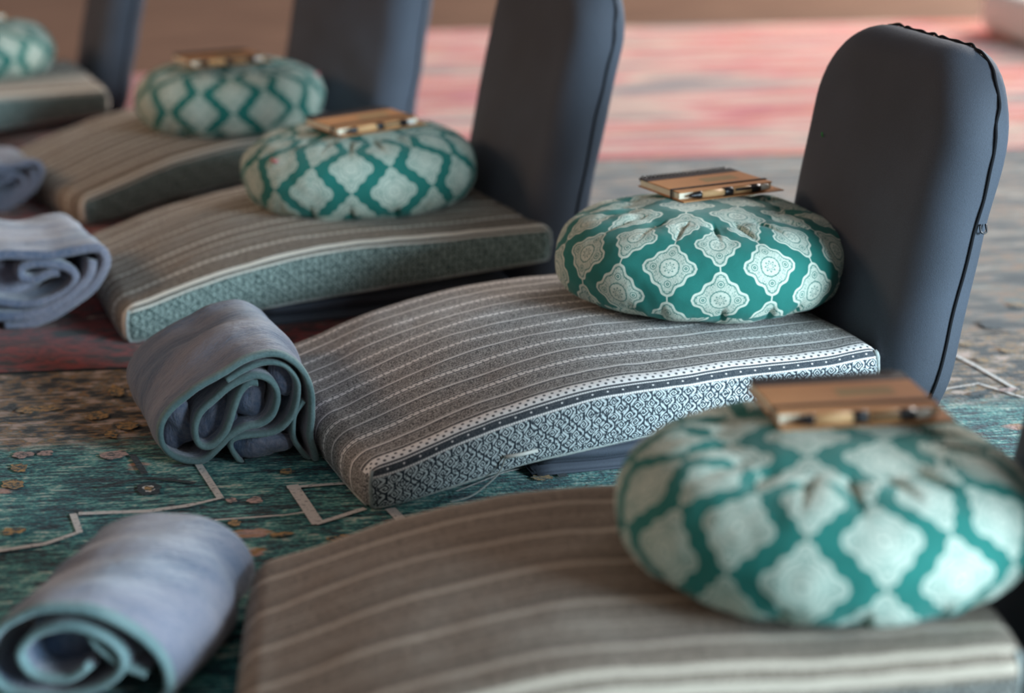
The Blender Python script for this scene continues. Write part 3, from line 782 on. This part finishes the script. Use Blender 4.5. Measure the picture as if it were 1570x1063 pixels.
make_chair('grey floor chair with tall leaning backrest, sharp at the right', (1.392, 2.130), 0, -6, H=.548, Wd=.455, lean=.188, baseO=.03, extras=True, seed=1)
make_chair('grey floor chair whose backrest is cut by the top edge, centre of photo', (1.228, 3.00), 0, 0, Wd=.425, baseO=.03, bL=.45, seed=2)
make_chair('grey floor chair in front, its backrest mostly outside the right edge', (1.055, 1.265), 0, -17, baseO=.03, bL=.42, seed=3)
make_chair('blurred grey floor chair behind the two farther round cushions', (1.285, 3.985), 0, 20, Wd=.43, baseO=.03, bL=.40, seed=4)
make_chair('grey floor chair at the farthest seat in the upper left corner', (.845, 4.97), 0, 0, Wd=.34, baseO=.0, bL=.3, seed=5)

make_zafu('teal round cushion with crisp white medallions, touching the sharp grey backrest', (1.305, 2.487, .155), .214, .140, -10, 1, squash=(.172, .22), vshift=.0125, cap=.1355)
make_zafu('teal round cushion on the white banded striped cushion, left of centre', (1.044, 3.316, .145), .211, .143, 11, 2, (0, -.03), ribbon=(3.5, .75), cap=.1405)
make_zafu('large blurred teal round cushion in the foreground at right', (.962, 1.555, .155), .209, .136, 6, 3, cap=.1325)
make_zafu('small blurred teal round cushion beside the farther grey backrest', (1.020, 4.166, .142), .209, .143, 2, 4, (0, -.02), ribbon=(5.9, .7), cap=.1405)
make_zafu('teal round cushion on the farthest seat in the upper left', (.58, 5.06, .145), .206, .14, 7, 5, cap=.1375)

make_notebook('kraft notebook with black spiral, in sharp focus on the crisp round cushion', 'kraft pen with black tip on the sharp notebook', (1.276, 2.505, .2915), 6)
make_notebook('kraft notebook seen edge on, on the round cushion left of centre', 'kraft pen on the notebook left of centre', (.975, 3.215, .2845), 14, (.03, -.02))
make_notebook('large blurred kraft notebook on the foreground round cushion', 'blurred kraft pen on the foreground notebook', (.920, 1.580, .2885), -13)
make_notebook('small dark blurred kraft notebook on the round cushion farther back', 'blurred kraft pen on the notebook farther back', (.915, 4.06, .2865), 8)
make_notebook('kraft notebook on the farthest round cushion', 'kraft pen on the farthest notebook', (.50, 5.0, .2835), 5)

# care tag and loose thread on the sharp cushion's side
t = tube([Vector(p) for p in ((.895, 2.1705, .062), (.915, 2.1690, .066), (.940, 2.1680, .070))], .0022, 8)
cu = bpy.data.objects['floor_cushion']
inv = Matrix.LocRotScale(cu.location, cu.rotation_euler, None).inverted()
def loc(ps): return [inv @ Vector(p) for p in ps]
def on_side(px, py, off=.004):
    """point on the near side of the sharp cushion (its real side plane)"""
    o = cu.location; n = Matrix.Rotation(cu.rotation_euler.z, 3, 'Z') @ Vector((0, -1, 0)); d = ray(px, py)
    t_ = (Vector(o) + n*(.008+off) - Vector((0, 0, CAMZ))).dot(n) / d.dot(n); return Vector((0, 0, CAMZ)) + d*t_
v, f = tube(loc([on_side(776, 701, .003), on_side(800, 697, .004), on_side(824, 691, .003)]), .0026, 8)
tag(mesh_obj('thread_end', v, f, MT['white'], cu), 'short white tie end on the printed side')
v, f = tube(loc(catmull([on_side(776, 701, .002), on_side(765, 725, .003), on_side(745, 745, .004), on_side(720, 762, .006), on_side(690, 770, .006)], 6)), .0012, 6)
mesh_obj('thread', v, f, MT['piping_a'], cu)

# ------------------------------------------------------------------ rolled blankets
# profile of the middle blanket's end, metres in its own plane (x right, y up)
def prof(pts, x0, y0, k, s): return [((px-x0)/k*s, (y0-py)/k*s) for px, py in pts]
k2 = 3.666; s2 = 2.50/3000*1.10
mid_outer = prof([(1082, 1022), (1085, 960), (1062, 850), (1072, 720), (1075, 620), (1040, 500), (975, 420), (880, 385), (740, 410), (600, 490), (450, 580), (330, 680), (275, 770), (272, 860), (320, 930), (420, 975), (500, 962), (580, 890), (640, 830), (720, 790), (800, 775), (865, 720), (893, 620), (860, 535), (770, 508), (660, 550), (560, 630), (480, 710), (450, 800), (470, 880), (530, 890), (600, 830), (650, 730), (690, 610), (740, 550), (790, 545)], 440, 1020, k2, s2)
mid_mid = prof([(700, 1012), (645, 930), (645, 870), (720, 845), (860, 835), (945, 780), (995, 680), (1005, 560), (960, 470), (890, 435), (800, 440), (720, 475), (630, 530)], 440, 1020, k2, s2)
mid_flap = prof([(1075, 1018), (1010, 935), (972, 850), (985, 740), (1035, 660)], 440, 1020, k2, s2)
mid_in = prof([(735, 560), (690, 660), (620, 800), (540, 870), (480, 850), (480, 780), (530, 720), (600, 690)], 440, 1020, k2, s2)
o2 = at(300, 722, 0)
fl = [((770-440)/k2*s2, (1020-650)/k2*s2, .024, .030, .040), ((560-440)/k2*s2, (1020-770)/k2*s2, .030, .032, .045), ((820-440)/k2*s2, (1020-920)/k2*s2, .050, .020, .030), ((380-440)/k2*s2, (1020-800)/k2*s2, .022, .035, .040), ((950-440)/k2*s2, (1020-560)/k2*s2, .02, .035, .040), ((640-440)/k2*s2, (1020-700)/k2*s2, .055, .050, .085)]
make_blanket('blue grey rolled blanket with pale green hem spiral, sharp in the centre left', o2, (math.cos(math.radians(-17)), math.sin(math.radians(-17)), 0), (.06, 1, 0),
             [mid_outer, mid_mid, mid_flap], .0085, .30, 1.0, 3, fl, shrink=.96)
# second blanket at the left edge: thicker double layers
k3 = 4.83; s3 = 3.2/3000
b3_outer = prof([(40, 945), (200, 935), (420, 850), (600, 740), (740, 610), (820, 470), (800, 370), (700, 345), (400, 395), (100, 385), (-150, 420), (-330, 540), (-380, 680), (-330, 800), (-200, 860), (0, 860), (250, 850), (480, 760), (600, 660), (690, 560), (720, 440)], 0, 985, k3, s3)
b3_in = prof([(-220, 560), (-160, 680), (0, 745), (200, 770), (400, 730), (550, 650), (590, 560), (520, 490), (350, 465), (210, 490), (200, 560), (290, 580), (400, 540), (470, 530)], 0, 985, k3, s3)
make_blanket('folded thick grey blue rolled blanket at the left edge beside the white banded cushion', at(0, 512, 0), (math.cos(math.radians(-17)), math.sin(math.radians(-17)), 0), (-.05, 1, 0),
             [b3_outer, b3_in], .0165, .27, 1.0, 8, [(0.02, .08, .06, .04, .07)], hem=False, flare=.004)
# third, darker, behind it
b4_outer = [(x_*.72, y_*.78) for x_, y_ in b3_outer]; b4_in = [(x_*.72, y_*.78) for x_, y_ in b3_in]
make_blanket('dim rolled blanket at the left edge behind the thick folded one', at(-28, 332, 0), (math.cos(math.radians(-17)), math.sin(math.radians(-17)), 0), (-.3, 1, 0),
             [b4_outer, b4_in], .013, .27, 1.0, 12, [(0.01, .06, .045, .03, .06)], hem=False, flare=.004)
# foreground blanket, turned so its far end points to the upper right
fg_outer = [(.245, .012), (.268, .05), (.262, .10), (.225, .150), (.160, .182), (.09, .178), (.03, .140), (.0, .09), (.004, .04), (.04, .012), (.10, .014), (.15, .03), (.19, .06), (.205, .10), (.18, .135), (.13, .150), (.08, .13), (.05, .09), (.07, .05), (.12, .05), (.15, .08)]
fg_outer = [(a, b*.80) for a, b in fg_outer]
fg_in = [(.155, .118), (.165, .092), (.20, .066), (.235, .055)]
make_blanket('large blurred rolled blanket in the bottom left corner', (.180, 1.865, 0), (.83, -.55, 0), (.55, .83, 0),
             [fg_outer, fg_in], .009, .28, .72, 21, [(.10, .085, .06, .05, .06)], flare=.006)
